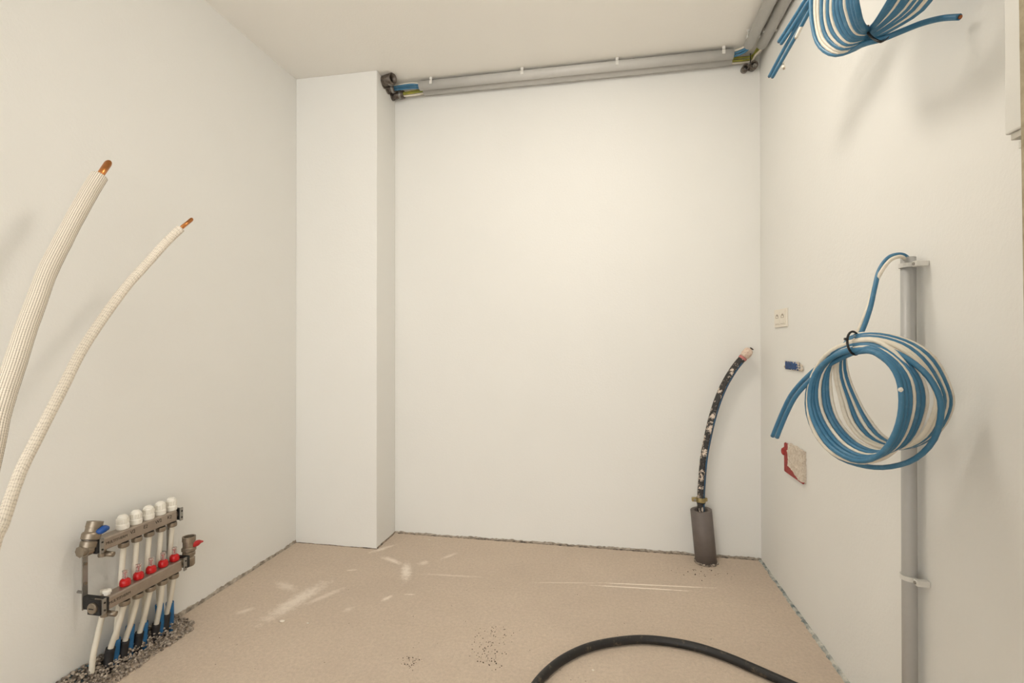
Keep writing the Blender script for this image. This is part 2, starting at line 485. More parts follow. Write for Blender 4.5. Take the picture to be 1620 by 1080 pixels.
for fr_ in (.2, .7):
    clip_saddle(t2, (xa2 + (xb2 - xa2) * fr_, ybk, ZT), (1, 0, 0), R5, 1)
# along the right wall
q1 = on_z(1219, 0, ZT).x; q2 = min(on_z(1243, 0, ZT).x, XR - 0.033)
yl = on_z(1190, 70, ZT).y; yr = on_z(1211, 70, ZT).y
t3 = hollow('conduit', Vector((q1, yl, ZT)), Vector((q1, 0.55, ZT)), R5, 'conduit_grey', 'grey ceiling conduit running to the viewer, further from the right wall', 'ceiling conduits')
clip_saddle(t3, (q1, yl - 0.07, ZT), (0, 1, 0), R5, -1); clip_saddle(t3, (q1, yl - 0.75, ZT), (0, 1, 0), R5, -1)
t4 = hollow('conduit', Vector((q2, yr, ZT)), Vector((q2, 0.55, ZT)), R5, 'conduit_grey', 'grey ceiling conduit running to the viewer, close to the right wall', 'ceiling conduits')
clip_saddle(t4, (q2, yr - 0.12, ZT), (0, 1, 0), R5, 1); clip_saddle(t4, (q2, yr - 0.8, ZT), (0, 1, 0), R5, 1)

# dark steel sleeves coming out of the boxed duct
def sleeve(y, z, ln, r, label, tilt):
    t = root('pipe_sleeve', (XC, y, z), label, 'pipe sleeve', 'steel sleeves in the duct side')
    a = Vector((XC - 0.02, y, z)); d = Vector((1, tilt[0], tilt[1])).normalized()
    MB().pipe([a, a + d * ln * .5, a + d * (ln + .02)], r, r - 0.004, 20).build('tube', 'steel_dark', t)
    MB().lathe([(r + .0005, 0), (r + .006, 0), (r + .006, .010), (r + .0005, .010)], Vector((XC, y, z)), d).build('collar', 'steel_dark', t)
    MB().lathe([(r + .0005, 0), (r + .0035, 0), (r + .0035, .012), (r + .0005, .012)], Vector((XC, y, z)) + d * ln * .62, d).build('ring', 'zinc_bracket', t)
    return a + d * ln
s1 = sleeve(on_x(607, 130, XC).y, on_x(607, 130, XC).z, 0.080, 0.029, 'empty dark steel sleeve with open mouth at the duct edge', (-0.40, -0.05))
s2 = sleeve(YB - 0.105, on_x(614, 141, XC).z, 0.045, 0.024, 'dark steel sleeve feeding the blue cables from the duct', (0, 0))
s3 = sleeve(YB - 0.045, on_x(619, 149, XC).z - .004, 0.075, 0.021, 'dark steel sleeve feeding the yellow green wires from the duct', (0, 0.02))
# cables between sleeves and conduits
def cable(pts, r, mat, name, label, per=8, group=None):
    return MB().sweep(smooth(pts, per), r, 8).build(name, mat, None, label, 'cable', group)
gl = 'cables between duct and conduits'
a, b = s2, Vector((xa + 0.06, yfr, ZT))
for i, (dz, dy, mt, lb) in enumerate(((.010, -.004, 'cable_white', 'white cable on top of the blue ones leaving the duct sleeve'),
        (-.001, -.012, 'cable_blue', 'front blue cable from duct sleeve into ceiling conduit'),
        (-.003, .002, 'cable_blue', 'middle blue cable from duct sleeve into ceiling conduit'),
        (-.010, .010, 'cable_blue', 'rear blue cable from duct sleeve into ceiling conduit'))):
    o_ = Vector((0, dy, dz))
    cable([a + o_ * .8 - Vector((.03, 0, 0)), a + o_ * .8 + Vector((.01, 0, .0)), a.lerp(b, .5) + o_ + Vector((0, 0, .006)), b + o_ * .9 - Vector((.05, 0, 0)), b + o_ * .9], 0.0050, mt, 'blue_cable' if 'blue' in mt else 'white_cable', lb, group=gl)
a, b = s3, Vector((xa2 + 0.06, ybk, ZT))
for i, (dz, dy, mt, lb) in enumerate(((.006, -.008, 'cable_earth', 'upper yellow green earth wire leaving the duct sleeve'),
        (-.004, -.010, 'cable_earth', 'lower yellow green earth wire leaving the duct sleeve'),
        (-.013, .0, 'cable_white', 'lowest white cable leaving the duct sleeve'))):
    o_ = Vector((0, dy, dz))
    cable([a + o_ * .8 - Vector((.03, 0, 0)), a + o_ * .8 + Vector((.01, 0, 0)), a.lerp(b, .5) + o_, b + o_ * .9 - Vector((.05, 0, 0)), b + o_ * .9], 0.0055, mt, 'earth_wire' if 'earth' in mt else 'white_cable', lb, group=gl)
# right corner: cables turn from the back conduits into the side conduits
gr = 'cables turning the right ceiling corner'
A0, B0 = Vector((xb, yfr, ZT)), Vector((q1, yl, ZT))
for dz, dy, mt, lb in ((.010, -.006, 'cable_white', 'white cable turning the right ceiling corner'), (-.002, -.008, 'cable_blue', 'blue cable nearest the room turning the ceiling corner'), (-.010, .004, 'cable_blue', 'blue cable behind the other turning the ceiling corner')):
    o_ = Vector((0, dy, dz))
    cable([A0 + o_ - Vector((.06, 0, 0)), A0 + o_, A0.lerp(B0, .55) + o_ + Vector((.012, .012, 0)), B0 + Vector((dy, 0, dz)) + Vector((0, .005, 0)), B0 + Vector((dy, -.06, dz))], 0.006, mt, 'blue_cable' if 'blue' in mt else 'white_cable', lb, group=gr)
A0, B0 = Vector((xb2, ybk, ZT)), Vector((q2, yr, ZT))
K = on_y(1187, 92, YB - .03)
for k_, (dz, dy, mt, lb) in enumerate(((.004, -.010, 'cable_earth', 'upper yellow green wire in the right ceiling corner'), (-.008, -.006, 'cable_earth', 'lower yellow green wire in the right ceiling corner'), (-.014, .004, 'cable_white', 'white cable bundled with earth wires in the right corner'))):
    o_ = Vector((0, dy, dz))
    cable([A0 + o_ - Vector((.06, 0, 0)), A0 + o_, K + o_, K.lerp(B0, .5) + o_, B0 + Vector((dy, 0, dz)), B0 + Vector((dy, -.06, dz))], 0.0055, mt, 'earth_wire' if 'earth' in mt else 'white_cable', lb, group=gr)
# dark fitting with a black tie in that corner
cf = root('cable_fitting', on_y(1188, 108, YB), 'small dark steel fitting under the cables in the right corner', 'fitting')
p = on_y(1189, 104, YB - .03)
MB().pipe([p + Vector((-.03, .028, -.005)), p + Vector((-.03, -.012, -.010))], .017, .012, 16).build('stub', 'steel_dark', cf)
MB().pipe([p + Vector((.008, .028, .005)), p + Vector((.008, -.016, -.004))], .020, .014, 16).build('stub', 'steel_dark', cf)
MB().lathe([(0, 0), (.011, 0), (.011, .006), (.006, .006), (.006, .016), (0, .016)], p + Vector((.010, -.014, -.008)), (0.2, -1, -.3), 6).build('bolt', 'zinc_bracket', cf)
MB().sweep(smooth([K + Vector((math.cos(a) * .003, math.cos(a) * .017, math.sin(a) * .021)) for a in [i * math.pi / 6 for i in range(13)]], 2), .0022, 6).build('tie', 'tie_black', cf)

# ------------------------------------------------------------------ cable coils
N_ = Vector((0.927, 0.375, 0)).normalized()
def arr(pts, f):
    """Catmull-Rom on a closed list of pixel points; f in turns"""
    n = len(pts); x = (f % 1.0) * n; i = int(x) % n; t = x - int(x)
    p0, p1, p2, p3 = [Vector((*pts[(i + k) % n], 0)) for k in (-1, 0, 1, 2)]
    return 0.5 * ((2 * p1) + (p2 - p0) * t + (2 * p0 - 5 * p1 + 4 * p2 - p3) * t * t + (3 * p1 - p0 - 3 * p2 + p3) * t ** 3)
def coil_path(A, B, P0, offmax, svals, seed, amp, f0=0.0, f1=None, steps=44):
    """one cable wound through the listed positions across the coil (0 = side facing the room, 1 = wall side)"""
    n = len(svals); f1 = n if f1 is None else f1
    out = []; tot = int((f1 - f0) * steps)
    for i in range(tot + 1):
        u = f0 + (f1 - f0) * i / tot
        j = min(int(u), n - 1); fr = u - j
        s0 = svals[j]; s1 = svals[min(j + 1, n - 1)]
        s = s0 + (s1 - s0) * max(0.0, min(1.0, (fr - 0.5) / 0.5)) ** 2
        a, b = arr(A, u), arr(B, u)
        q = a.lerp(b, s)
        w = math.sin(math.pi * (u % 1.0))
        jx = noise.noise(Vector((math.cos(2 * math.pi * u) * 1.1 + svals[j] * 1.5, math.sin(2 * math.pi * u) * 1.1, seed * 4.1))) * amp * w
        jy = noise.noise(Vector((math.cos(2 * math.pi * u) * 1.1 + svals[j] * 1.5, math.sin(2 * math.pi * u) * 1.1, seed * 4.1 + 50))) * amp * w
        off = offmax * s * (0.12 + 0.88 * w)
        out.append(on_plane(q.x + jx, q.y + jy, P0 + N_ * off, N_))
    return out
RB, RW = 0.0060, 0.0049

# lower coil, hanging in front of the vertical conduit
A = [(1350, 556), (1383, 558), (1408, 578), (1424, 612), (1426, 652), (1412, 692), (1386, 722), (1350, 728), (1314, 708), (1289, 672), (1280, 632), (1289, 590), (1316, 565)]
B = [(1354, 530), (1398, 529), (1444, 542), (1482, 570), (1503, 612), (1503, 648), (1484, 682), (1446, 703), (1404, 692), (1372, 660), (1352, 620), (1338, 580), (1338, 546)]
C0 = Vector((0.575, 1.285, 0.97))
lc = root('cable_coil', on_plane(1360, 738, C0, N_), 'blue and white cable coil hung before the vertical wall conduit', 'cable coil', 'tied cable coils')
lab = 'blue and white strands'
def strand(parent, pts, r, mat, label=None):
    return MB().sweep(pts, r, 9).build('blue_cable' if mat == 'cable_blue' else 'white_cable', mat, parent)
def tail(pxs, X):
    return [on_x(px, py, x) for (px, py), x in zip(pxs, X)]
# two blue cables with tails hanging to the left
cp = coil_path(A, B, C0, 0.15, [0.0, 0.08], 1, 4)
tl = smooth(tail([(1222, 690), (1238, 651), (1254, 621), (1282, 591), (1314, 568)], [.500, .512, .524, .545, .565]) + cp[2:6:3], 6)
strand(lc, tl[:-1] + cp[5:], RB, 'cable_blue')
cp = coil_path(A, B, C0, 0.15, [0.165], 1, 4)
tl = smooth(tail([(1229, 692), (1245, 653), (1261, 624), (1287, 597), (1318, 573)], [.497, .509, .521, .542, .562]) + cp[2:6:3], 6)
strand(lc, tl[:-1] + cp[5:], RB, 'cable_blue')
for sv, am, mt in (([0.245], 4, 'cable_white'), ([0.325, 0.41], 4, 'cable_blue'), ([0.49], 5, 'cable_white'), ([0.66], 8, 'cable_white'), ([0.73], 8, 'cable_white'),
                   ([0.80], 7, 'cable_blue'), ([0.87], 6, 'cable_white'), ([0.935], 6, 'cable_blue'), ([1.0], 6, 'cable_white')):
    strand(lc, coil_path(A, B, C0, 0.15, sv, 1, am), RW if mt == 'cable_white' else RB, mt)
# a slack blue loop that drops lowest, and a thin white one at the far left
Al = [(1350, 548), (1396, 550), (1440, 570), (1472, 600), (1489, 640), (1480, 690), (1450, 724), (1410, 738), (1368, 737), (1325, 722), (1293, 690), (1277, 645), (1284, 596), (1312, 560)]
strand(lc, coil_path(Al, Al, C0, 0.135, [0.57], 8, 0), RB, 'cable_blue')
Aw = [(1350, 541), (1388, 540), (1424, 566), (1446, 606), (1446, 656), (1430, 696), (1398, 724), (1358, 731), (1316, 716), (1287, 680), (1278, 636), (1286, 592), (1312, 557)]
strand(lc, coil_path(Aw, Aw, C0, 0.135, [0.40], 9, 0), RW, 'cable_white')
# leads up into the conduit
XCON = XR - 0.026
for pxs, mt, r in (([(1346, 556), (1362, 528), (1376, 490), (1384, 455), (1391, 428), (1404, 409), (1418, 403), (1430, 404), (1438, 414), (1439, 440)], 'cable_blue', 0.0056),
                ([(1344, 552), (1357, 526), (1373, 486), (1382, 455), (1394, 430), (1408, 412), (1421, 406), (1430, 408), (1434, 418), (1434, 440)], 'cable_white', 0.0046)):
    xs = [0.590, 0.615, 0.64, 0.66, 0.68, 0.70, 0.722, 0.742, XCON, XCON]
    strand(lc, smooth(tail(pxs, xs), 6), r, mt)
def tie(parent, px, P0, off, rx, ry, tilt, tailpx=None):
    c = on_plane(*px, P0 + N_ * off, N_)
    th = N_.cross(Vector((0, 0, 1))).normalized()
    d1 = (Vector((0, 0, 1)) * math.cos(tilt) + th * math.sin(tilt))
    pts = [c + d1 * math.cos(a) * ry + N_ * math.sin(a) * rx for a in [2 * math.pi * i / 24 for i in range(25)]]
    m = MB().sweep(pts, 0.0027, 6, False)
    hd = c + d1 * ry * 0.35 - N_ * (rx + .002)
    m.box(hd - Vector((.004, .004, .003)), hd + Vector((.004, .004, .003)), .0008)
    if tailpx: m.sweep(smooth([hd] + tailpx, 5), 0.0012, 5)
    m.build('cable_tie', 'tie_black', parent)
tie(lc, (1351, 542.5), C0, 0.007, 0.0185, 0.0275, -0.12)
# a dab of white paint on the innermost blue strand
pt = on_plane(1425, 616, C0 - N_ * .003, N_)
MB().blob(pt, .0046, 2, .3, (1, 1, 1.2)).build('paint_dab', 'chip_white', lc)

# upper coil, hanging from the ceiling beyond the top edge
A = [(1376, 63), (1352, 77), (1320, 86), (1296, 70), (1285, 38), (1283, 0), (1290, -60), (1320, -130), (1380, -165), (1450, -150), (1492, -95), (1490, -40), (1463, 10), (1415, 43)]
B = [(1376, 46), (1371, 46), (1366, 42), (1360, 30), (1356, 15), (1354, -5), (1354, -55), (1366, -110), (1390, -140), (1425, -130), (1440, -90), (1428, -40), (1405, 6), (1388, 33)]
D0 = Vector((0.615, 1.34, 1.9))
uc = root('cable_coil', on_plane(1320, 90, D0, N_), 'blue and white cable coil hanging from above at the top edge', 'cable coil', 'tied cable coils')
for sv, mt in (([0.0], 'b'), ([0.085], 'w'), ([0.155], 'w'), ([0.235], 'b'), ([0.315], 'w'), ([0.39], 'b'), ([0.465], 'w'), ([0.54, 0.62, 0.70], 'b'), ([0.775], 'w'), ([0.85, 0.93, 1.0], 'b')):
    strand(uc, coil_path(A, B, D0, -0.11, sv, 21, 3), RW if mt == 'w' else RB, 'cable_white' if mt == 'w' else 'cable_blue')
# loose end leaving the tie to the right
def loose(parent, pxs, X, r, mt):
    pts = smooth(tail(pxs, X), 6)
    c = strand(parent, pts, r, mt)
    e_, d_ = pts[0], (pts[0] - pts[1]).normalized()
    MB().lathe([(0, .0004), (r * .62, .0004), (r * .62, .003), (0, .003)], e_, d_, 10).build('cable_core', 'cable_core' if mt == 'cable_blue' else 'mark_grey', c)
loose(uc, [(1518, 27), (1490, 29), (1458, 37), (1425, 50), (1395, 62), (1372, 68), (1345, 78)], [XR - .030, XR - .045, .70, .665, .635, .615, .60], .0066, 'cable_blue')
# ends hanging down on the left
for pxs, mt in (([(1217, 121), (1240, 78), (1268, 28), (1290, -15), (1310, -80)], 'cable_blue'), ([(1222, 122), (1246, 80), (1274, 30), (1296, -15), (1316, -80)], 'cable_blue'),
                ([(1232, 66), (1250, 38), (1270, 6), (1285, -20), (1306, -80)], 'cable_blue'), ([(1236, 69), (1255, 41), (1276, 8), (1291, -18), (1312, -80)], 'cable_blue'),
                ([(1240, 108), (1237, 92), (1244, 70), (1262, 36), (1288, -12), (1306, -80)], 'cable_white'), ([(1259, 60), (1270, 38), (1283, 14), (1297, -18), (1312, -80)], 'cable_white')):
    n_ = len(pxs); dx = 0.012 if mt == 'cable_white' else 0
    loose(uc, pxs, [0.545 + dx + 0.05 * i / (n_ - 1) for i in range(n_)], RB * .92 if mt == 'cable_blue' else RW, mt)
# leads that carry the coil up to the conduit
for dx_, mt in ((0, 'cable_blue'), (.014, 'cable_white'), (.028, 'cable_blue')):
    st = on_plane(1395 + dx_ * 300, -145, D0, N_)
    strand(uc, smooth([st + Vector((-.03, 0, -.012)), st + Vector((0, .01, .0)), st + Vector((.05, -.05, .12)), Vector((q2 + dx_ - .014, .80, ZT - .10)), Vector((q2, .62, ZT - .012)), Vector((q2, .57, ZT)), Vector((q2, .62, ZT + .003))][:6], 6), .0055, mt)
fr_ = [on_plane(*p, D0 - N_ * .027, N_) for p in ((1370, 44), (1374, 53), (1382, 61), (1393, 66))]
bk_ = [on_plane(*p, D0 + N_ * .014, N_) for p in ((1398, 62), (1388, 52), (1376, 44))]
m = MB().sweep(smooth(fr_ + bk_ + fr_[:1], 5), .0028, 6, False)
m.box(fr_[0] - Vector((.005, .005, .004)), fr_[0] + Vector((.005, .005, .004)), .001)
m.sweep(smooth([fr_[3]] + [on_plane(*p, D0 - N_ * .02, N_) for p in ((1400, 64), (1406, 58))], 5), .0011, 5)
m.build('cable_tie', 'tie_black', uc)

# ------------------------------------------------------------------ vertical conduit on the right wall
cbx = on_x(1437.5, 600, XCON)
vc = root('wall_conduit', (XCON, cbx.y, 0), 'vertical grey conduit on the right wall from floor to chest height', 'conduit')
zt = on_x(1437, 407, XCON).z
RC = 0.0163
MB().pipe([Vector((XCON, cbx.y, 0.0)), Vector((XCON, cbx.y, .6)), Vector((XCON, cbx.y, zt))], RC, RC - .0022, 28).build('tube', 'conduit_wall_grey', vc)
for py in (420, 911):
    z = on_x(1437, py, XCON).z
    m = MB(); w = .011
    pts = [Vector((XCON + math.cos(a) * (RC + .0022), cbx.y + math.sin(a) * (RC + .0022), 0)) for a in [math.radians(60 + 230 * i / 14) for i in range(15)]]
    pts.append(Vector((XCON + .008, cbx.y - RC - .010, 0)))
    vs = []; fs = []
    for p in pts:
        d = (p - Vector((XCON, cbx.y, 0))).normalized() * .0016
        vs += [p - d + Vector((0, 0, z - w / 2)), p + d + Vector((0, 0, z - w / 2)), p + d + Vector((0, 0, z + w / 2)), p - d + Vector((0, 0, z + w / 2))]
    for i in range(len(pts) - 1):
        for j in range(4): fs.append((i * 4 + j, i * 4 + (j + 1) % 4, i * 4 + 4 + (j + 1) % 4, i * 4 + 4 + j))
    fs += [(3, 2, 1, 0), tuple(len(vs) - 4 + j for j in range(4))]
    m.add(vs, fs, True)
    m.box((XCON - .004, cbx.y - RC - .024, z - .007), (XR - .0008, cbx.y - RC - .006, z + .007), .002)
    m.box((XCON + .004, cbx.y + RC - .002, z - .005), (XR - .0008, cbx.y + RC + .008, z + .010), .001)
    cl = m.build('clip', 'clip_clear', vc)
    MB().lathe([(0, 0), (.0042, 0), (.0042, .0022), (0, .0022)], Vector((XCON - .004, cbx.y - RC - .015, z)), (-1, 0, 0), 10).build('screw', 'zinc_bracket', cl)

# ------------------------------------------------------------------ wall fittings on the right wall
# double switch plate
c0, c1 = on_x(1227, 490, XR), on_x(1247, 516, XR)
yA, yBv = c0.y, c1.y; zc = on_x(1237, 503, XR).z; hh = 0.041
sw = root('switch_plate', (XR, (yA + yBv) / 2, zc - hh), 'small cream double wall plate with two marked modules', 'wall plate')
MB().box((XR - .006, yBv, zc - hh), (XR - .0002, yA, zc + hh), .002).build('frame', 'plate_cream', sw)
wid = (yA - yBv)
for i in range(2):
    ya = yBv + wid * (.09 + .43 * i); yb_ = ya + wid * .39
    b_ = MB().box((XR - .0085, ya, zc - .030), (XR - .0055, yb_, zc + .030), .0012).build('module', 'plate_cream', sw)
    yc = (ya + yb_) / 2; zz = zc + .008; X_ = XR - .0088
    hw_ = wid * .11
    outer = [(-1, -.9), (1, -.9), (1, .1), (.75, .75), (0, 1.3), (-.75, .75), (-1, .1)]
    vs = [Vector((X_, yc + u * hw_, zz + v * .009)) for u, v in outer] + [Vector((X_, yc + u * hw_ * .62, zz - .0008 + v * .009 * .62)) for u, v in outer]
    n7 = 7; MB().add(vs, [(j, (j + 1) % n7, n7 + (j + 1) % n7, n7 + j) for j in range(n7)] + [(11, 12, 13, 10)], True).build('symbol', 'mark_grey', b_)
    MB().box((X_ - .0002, yc - wid * .15, zc - .026), (X_ + .0006, yc + wid * .15, zc - .0245)).build('mark', 'mark_grey', b_)
# blue mounting box smeared with plaster
y1, y0 = on_x(1244, 578, XR).y, on_x(1263, 578, XR).y; y00 = on_x(1272, 578, XR).y
zt_, zb_ = on_x(1250, 571.5, XR).z, on_x(1250, 584.5, XR).z
bb = root('mounting_box', (XR, (y0 + y1) / 2, zb_), 'small blue mounting box smeared with white plaster in the right wall', 'wall box')
m = MB().box((XR - .006, y0 - .02, zb_), (XR - .0003, y1, zt_), .002)
m.box((XR - .009, y0, zb_ + .005), (XR - .005, y1 - .012, zt_ - .006), .0015); m.build('box_body', 'box_blue', bb)
m = MB(); rnd = random.Random(4)
for i in range(26):
    f = rnd.random()
    m.blob((XR - .0045, y00 + (y0 + .012 - y00) * f, zb_ + (zt_ - zb_) * rnd.uniform(.05, 1.0)), rnd.uniform(.004, .008), 1, .4, (.5, 1, 1), 1, i)
for i in range(18):
    m.blob((XR - .005, y0 + (y1 - y0) * rnd.random(), rnd.choice((zb_ + .002, zt_ - .002)) + rnd.uniform(-.002, .002)), rnd.uniform(.002, .005), 1, .4, (.6, 1.3, .7), 1, i + 40)
m.blob((XR - .007, y1 - .004, zb_ + .012), .006, 2, .4, (.6, .8, 1.2)); m.build('plaster_smear', 'raw_plaster', bb, kind='stuff')
# red box with a slab of raw plaster
y1, y0 = on_x(1244, 730, XR).y, on_x(1277, 730, XR).y
zt_, zb_ = on_x(1258, 706, XR).z, on_x(1258, 756, XR).z
rb = root('mounting_box', (XR, (y0 + y1) / 2, zb_), 'red mounting box half covered by a slab of raw plaster', 'wall box')
m = MB().box((XR - .011, y0 + .02, zb_ + .002), (XR - .0003, y1, zt_ - .002), .006)
m.blob((XR - .008, y1 + .004, zb_ + (zt_ - zb_) * .68), .020, 2, .25, (.55, .9, .95)); m.build('box_body', 'box_red', rb)
bm = bmesh.new(); bmesh.ops.create_cube(bm, size=1)
bmesh.ops.subdivide_edges(bm, edges=bm.edges[:], cuts=14, use_grid_fill=True)
for v in bm.verts:
    q = v.co.copy(); n1 = noise.noise(Vector((q.x * 3, q.y * 5, q.z * 5))); n2 = noise.noise(Vector((q.x * 9, q.y * 14, q.z * 14)))
    e1 = 1 - .10 * abs(noise.noise(Vector((q.y * 4, q.z * 4, 7))))
    ymid, zmid = (y0 + y1) / 2 - .030, (zt_ + zb_) / 2 + .008
    cut = .040 * max(0, (q.y + .25)) * max(0, -q.z * 2)
    v.co = Vector((XR - .0085 + q.x * .016 - (n1 * .004 + n2 * .003) * (1 if q.x < 0 else 0), ymid + q.y * (y1 - y0 - .075) * e1 + n2 * .003, zmid + q.z * (zt_ - zb_ - .008) * e1 + cut + n1 * .006))
MB().bm(bm, flat=True).build('plaster_slab', 'raw_plaster', rb)

# white cabinet high on the right wall at the frame edge
pc = on_y(1589, 215, 1.03); XF = pc.x; ZB = pc.z
cb = root('wall_cabinet', (XR, .8, ZB), 'white cabinet high on the right wall at the right edge', 'cabinet')
MB().box((XF, .53, ZB), (XR - .0005, 1.03, H - .45), .003).build('body', 'cabinet_white', cb)
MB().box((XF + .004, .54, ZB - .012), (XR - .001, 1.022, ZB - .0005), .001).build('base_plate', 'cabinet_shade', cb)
MB().box((XF + .018, .54, ZB - .026), (XR - .001, 1.026, ZB - .0125), .001).build('lower_rail', 'cabinet_white', cb)

# ------------------------------------------------------------------ insulated copper pipes on the left
def insulated(pxs, ds, rr, cop, mat, label, copper_px, cr, dend):
    pts = [at_d(px, py, d) for (px, py), d in zip(pxs, ds)]
    last = pts[-1]; pts = pts + [last + Vector((-.02, -.03, -.30)), Vector((last.x - .02, last.y - .05, 0.0))] if last.z > .3 else pts + [Vector((last.x - .03, last.y - .03, 0))]
    t = root('insulated_pipe', (pts[-1].x, pts[-1].y, 0), label, 'pipe', 'insulated copper pipes')
    sp = smooth(pts, 10)
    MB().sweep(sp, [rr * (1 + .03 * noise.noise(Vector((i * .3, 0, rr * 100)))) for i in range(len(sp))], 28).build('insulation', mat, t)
    a = at_d(*copper_px, dend); b = sp[0]; d = (a - b).normalized()
    cm = MB().pipe([b - d * .03, b + d * .005, a], cr, cr - .0014, 20).build('copper_tube', 'copper', t, 'bare copper end')
    # pinched, obliquely cut tip
    side = d.cross(Vector((0, 0, 1))).normalized()
    for v in cm.data.vertices:
        w = v.co + Vector(t['_o']); h = (w - a).dot(d)
        if h > -.0005:
            v.co += d * ((w - a).dot(side)) * 1.3
insulated([(157, 279), (141, 305), (118, 346), (95, 390), (74, 432), (57, 478), (40, 524), (22, 580), (2, 640), (-12, 700)],
          [1.50, 1.47, 1.43, 1.39, 1.34, 1.29, 1.24, 1.18, 1.12, 1.08], .0215, 0, 'foam_ribbed', 'thick white insulated copper pipe rising at the left edge', (170, 260), .0095, 1.515)
insulated([(286, 361), (262, 384), (235, 414), (205, 447), (178, 482), (150, 522), (125, 562), (102, 608), (78, 655), (55, 700), (34, 742), (18, 785), (4, 828), (-14, 880)],
          [1.68, 1.65, 1.61, 1.56, 1.51, 1.46, 1.41, 1.36, 1.31, 1.27, 1.23, 1.19, 1.16, 1.13], .0130, 0, 'foam_knit', 'thin white insulated copper pipe curving right of the thick one', (302, 348), .0062, 1.695)

# ------------------------------------------------------------------ grey floor duct with service pipe
base = on_z(1117, 889, 0.0); topc = on_y(1109, 806, base.y - .005); topc.z = max(topc.z, .26)
fd = root('floor_duct', base, 'leaning dark grey pipe stub standing on the floor by the back wall', 'pipe')
MB().pipe([base - Vector((0, 0, .0)), base.lerp(topc, .5), topc], .052, .034, 36).build('sleeve', 'pipe_grey', fd)
m = MB()
for i in range(70):
    a = 2 * math.pi * i / 70
    m.blob(base + Vector((math.cos(a) * .053, math.sin(a) * .053, random.uniform(.002, .008))), random.uniform(.003, .008), 1, .5, (1, 1, .8), 1, i)
m.build('screed_collar', 'crumb', fd, kind='stuff')
sp_ = [(1109, 850), (1109, 806), (1109, 786), (1113, 730), (1120, 690), (1130, 650), (1143, 615), (1160, 585), (1176, 565)]
ys = [base.y - .004, base.y - .005, base.y - .005, base.y, base.y + .005, base.y + .01, base.y + .015, base.y + .02, base.y + .02]
pp = smooth([on_y(*p, y) for p, y in zip(sp_, ys)], 8)
sv_ = root('service_pipe', topc, 'black plaster splashed service pipe bending out of the grey stub', 'pipe')
MB().sweep(pp, .0185, 18).build('pipe', 'service_black', sv_)
MB().sweep([p + Vector((.0105, -.0115, 0)) for p in pp[4:-4]], .0062, 8).build('blue_line', 'service_blue', sv_)
e1, d1 = pp[-1], (pp[-1] - pp[-2]).normalized()
m = MB().lathe([(.0190, -.012), (.0205, -.010), (.0205, .0), (.0195, .001)], e1, d1); m.build('tape_band', 'tape_pink', sv_)
bm = bmesh.new(); bmesh.ops.create_uvsphere(bm, u_segments=20, v_segments=14, radius=1)
Mx = Matrix.Translation(e1 + d1 * .026) @ d1.to_track_quat('Z', 'Y').to_matrix().to_4x4()
for v in bm.verts:
    q = v.co; n1 = noise.noise(q * 2.2)
    rr = (1 - abs(q.z) ** 6) * .0225 * (1 + .16 * n1)
    l_ = math.hypot(q.x, q.y) or 1
    v.co = Vector((q.x / l_ * rr if l_ > .05 else 0, q.y / l_ * rr if l_ > .05 else 0, q.z * .030))
MB().bm(bm, Mx).build('plaster_tip', 'tape_white', sv_)
MB().lathe([(0, 0), (.009, 0), (.009, .004), (0, .004)], e1 + d1 * .053 + Vector((.006, 0, 0)), d1).build('open_core', 'crumb_dark', sv_)
ck = on_y(1109, 790, base.y - .005)
m = MB().lathe([(.0188, -.011), (.0235, -.011), (.0245, 0), (.0235, .011), (.0188, .011)], ck, (0, 0, 1))
clp = m.build('clamp', 'brass_clamp', sv_)
m = MB().box(ck + Vector((-.046, -.016, -.008)), ck + Vector((-.020, .002, .012)), .003)
m.build('clamp_lug', 'brass_clamp', clp)
MB().box(ck + Vector((.020, -.010, -.006)), ck + Vector((.030, .004, .010)), .002).build('clamp_lug', 'brass_clamp', clp)
MB().lathe([(0, 0), (.006, 0), (.006, .005), (0, .005)], ck + Vector((-.033, -.016, .002)), (0, -1, 0), 6).build('clamp_bolt', 'zinc_bracket', clp)
MB().lathe([(.0188, -.018), (.021, -.018), (.021, -.012), (.0188, -.012)], ck, (0, 0, 1)).build('clamp_ring', 'rubber_black', clp)

# ------------------------------------------------------------------ black hose on the floor
hp = [(1330, 1118), (1285, 1098), (1240, 1078), (1195, 1058), (1150, 1039), (1105, 1024), (1060, 1015), (1015, 1011), (970, 1015), (930, 1024), (895, 1040), (868, 1060), (846, 1085), (828, 1120), (822, 1165)]
hr = .0148
MB().sweep(smooth([on_z(*p, hr + .0008) for p in hp], 10), hr, 16).build('hose', 'hose_black', None, 'black dusty rubber hose arching across the screed floor', 'hose')

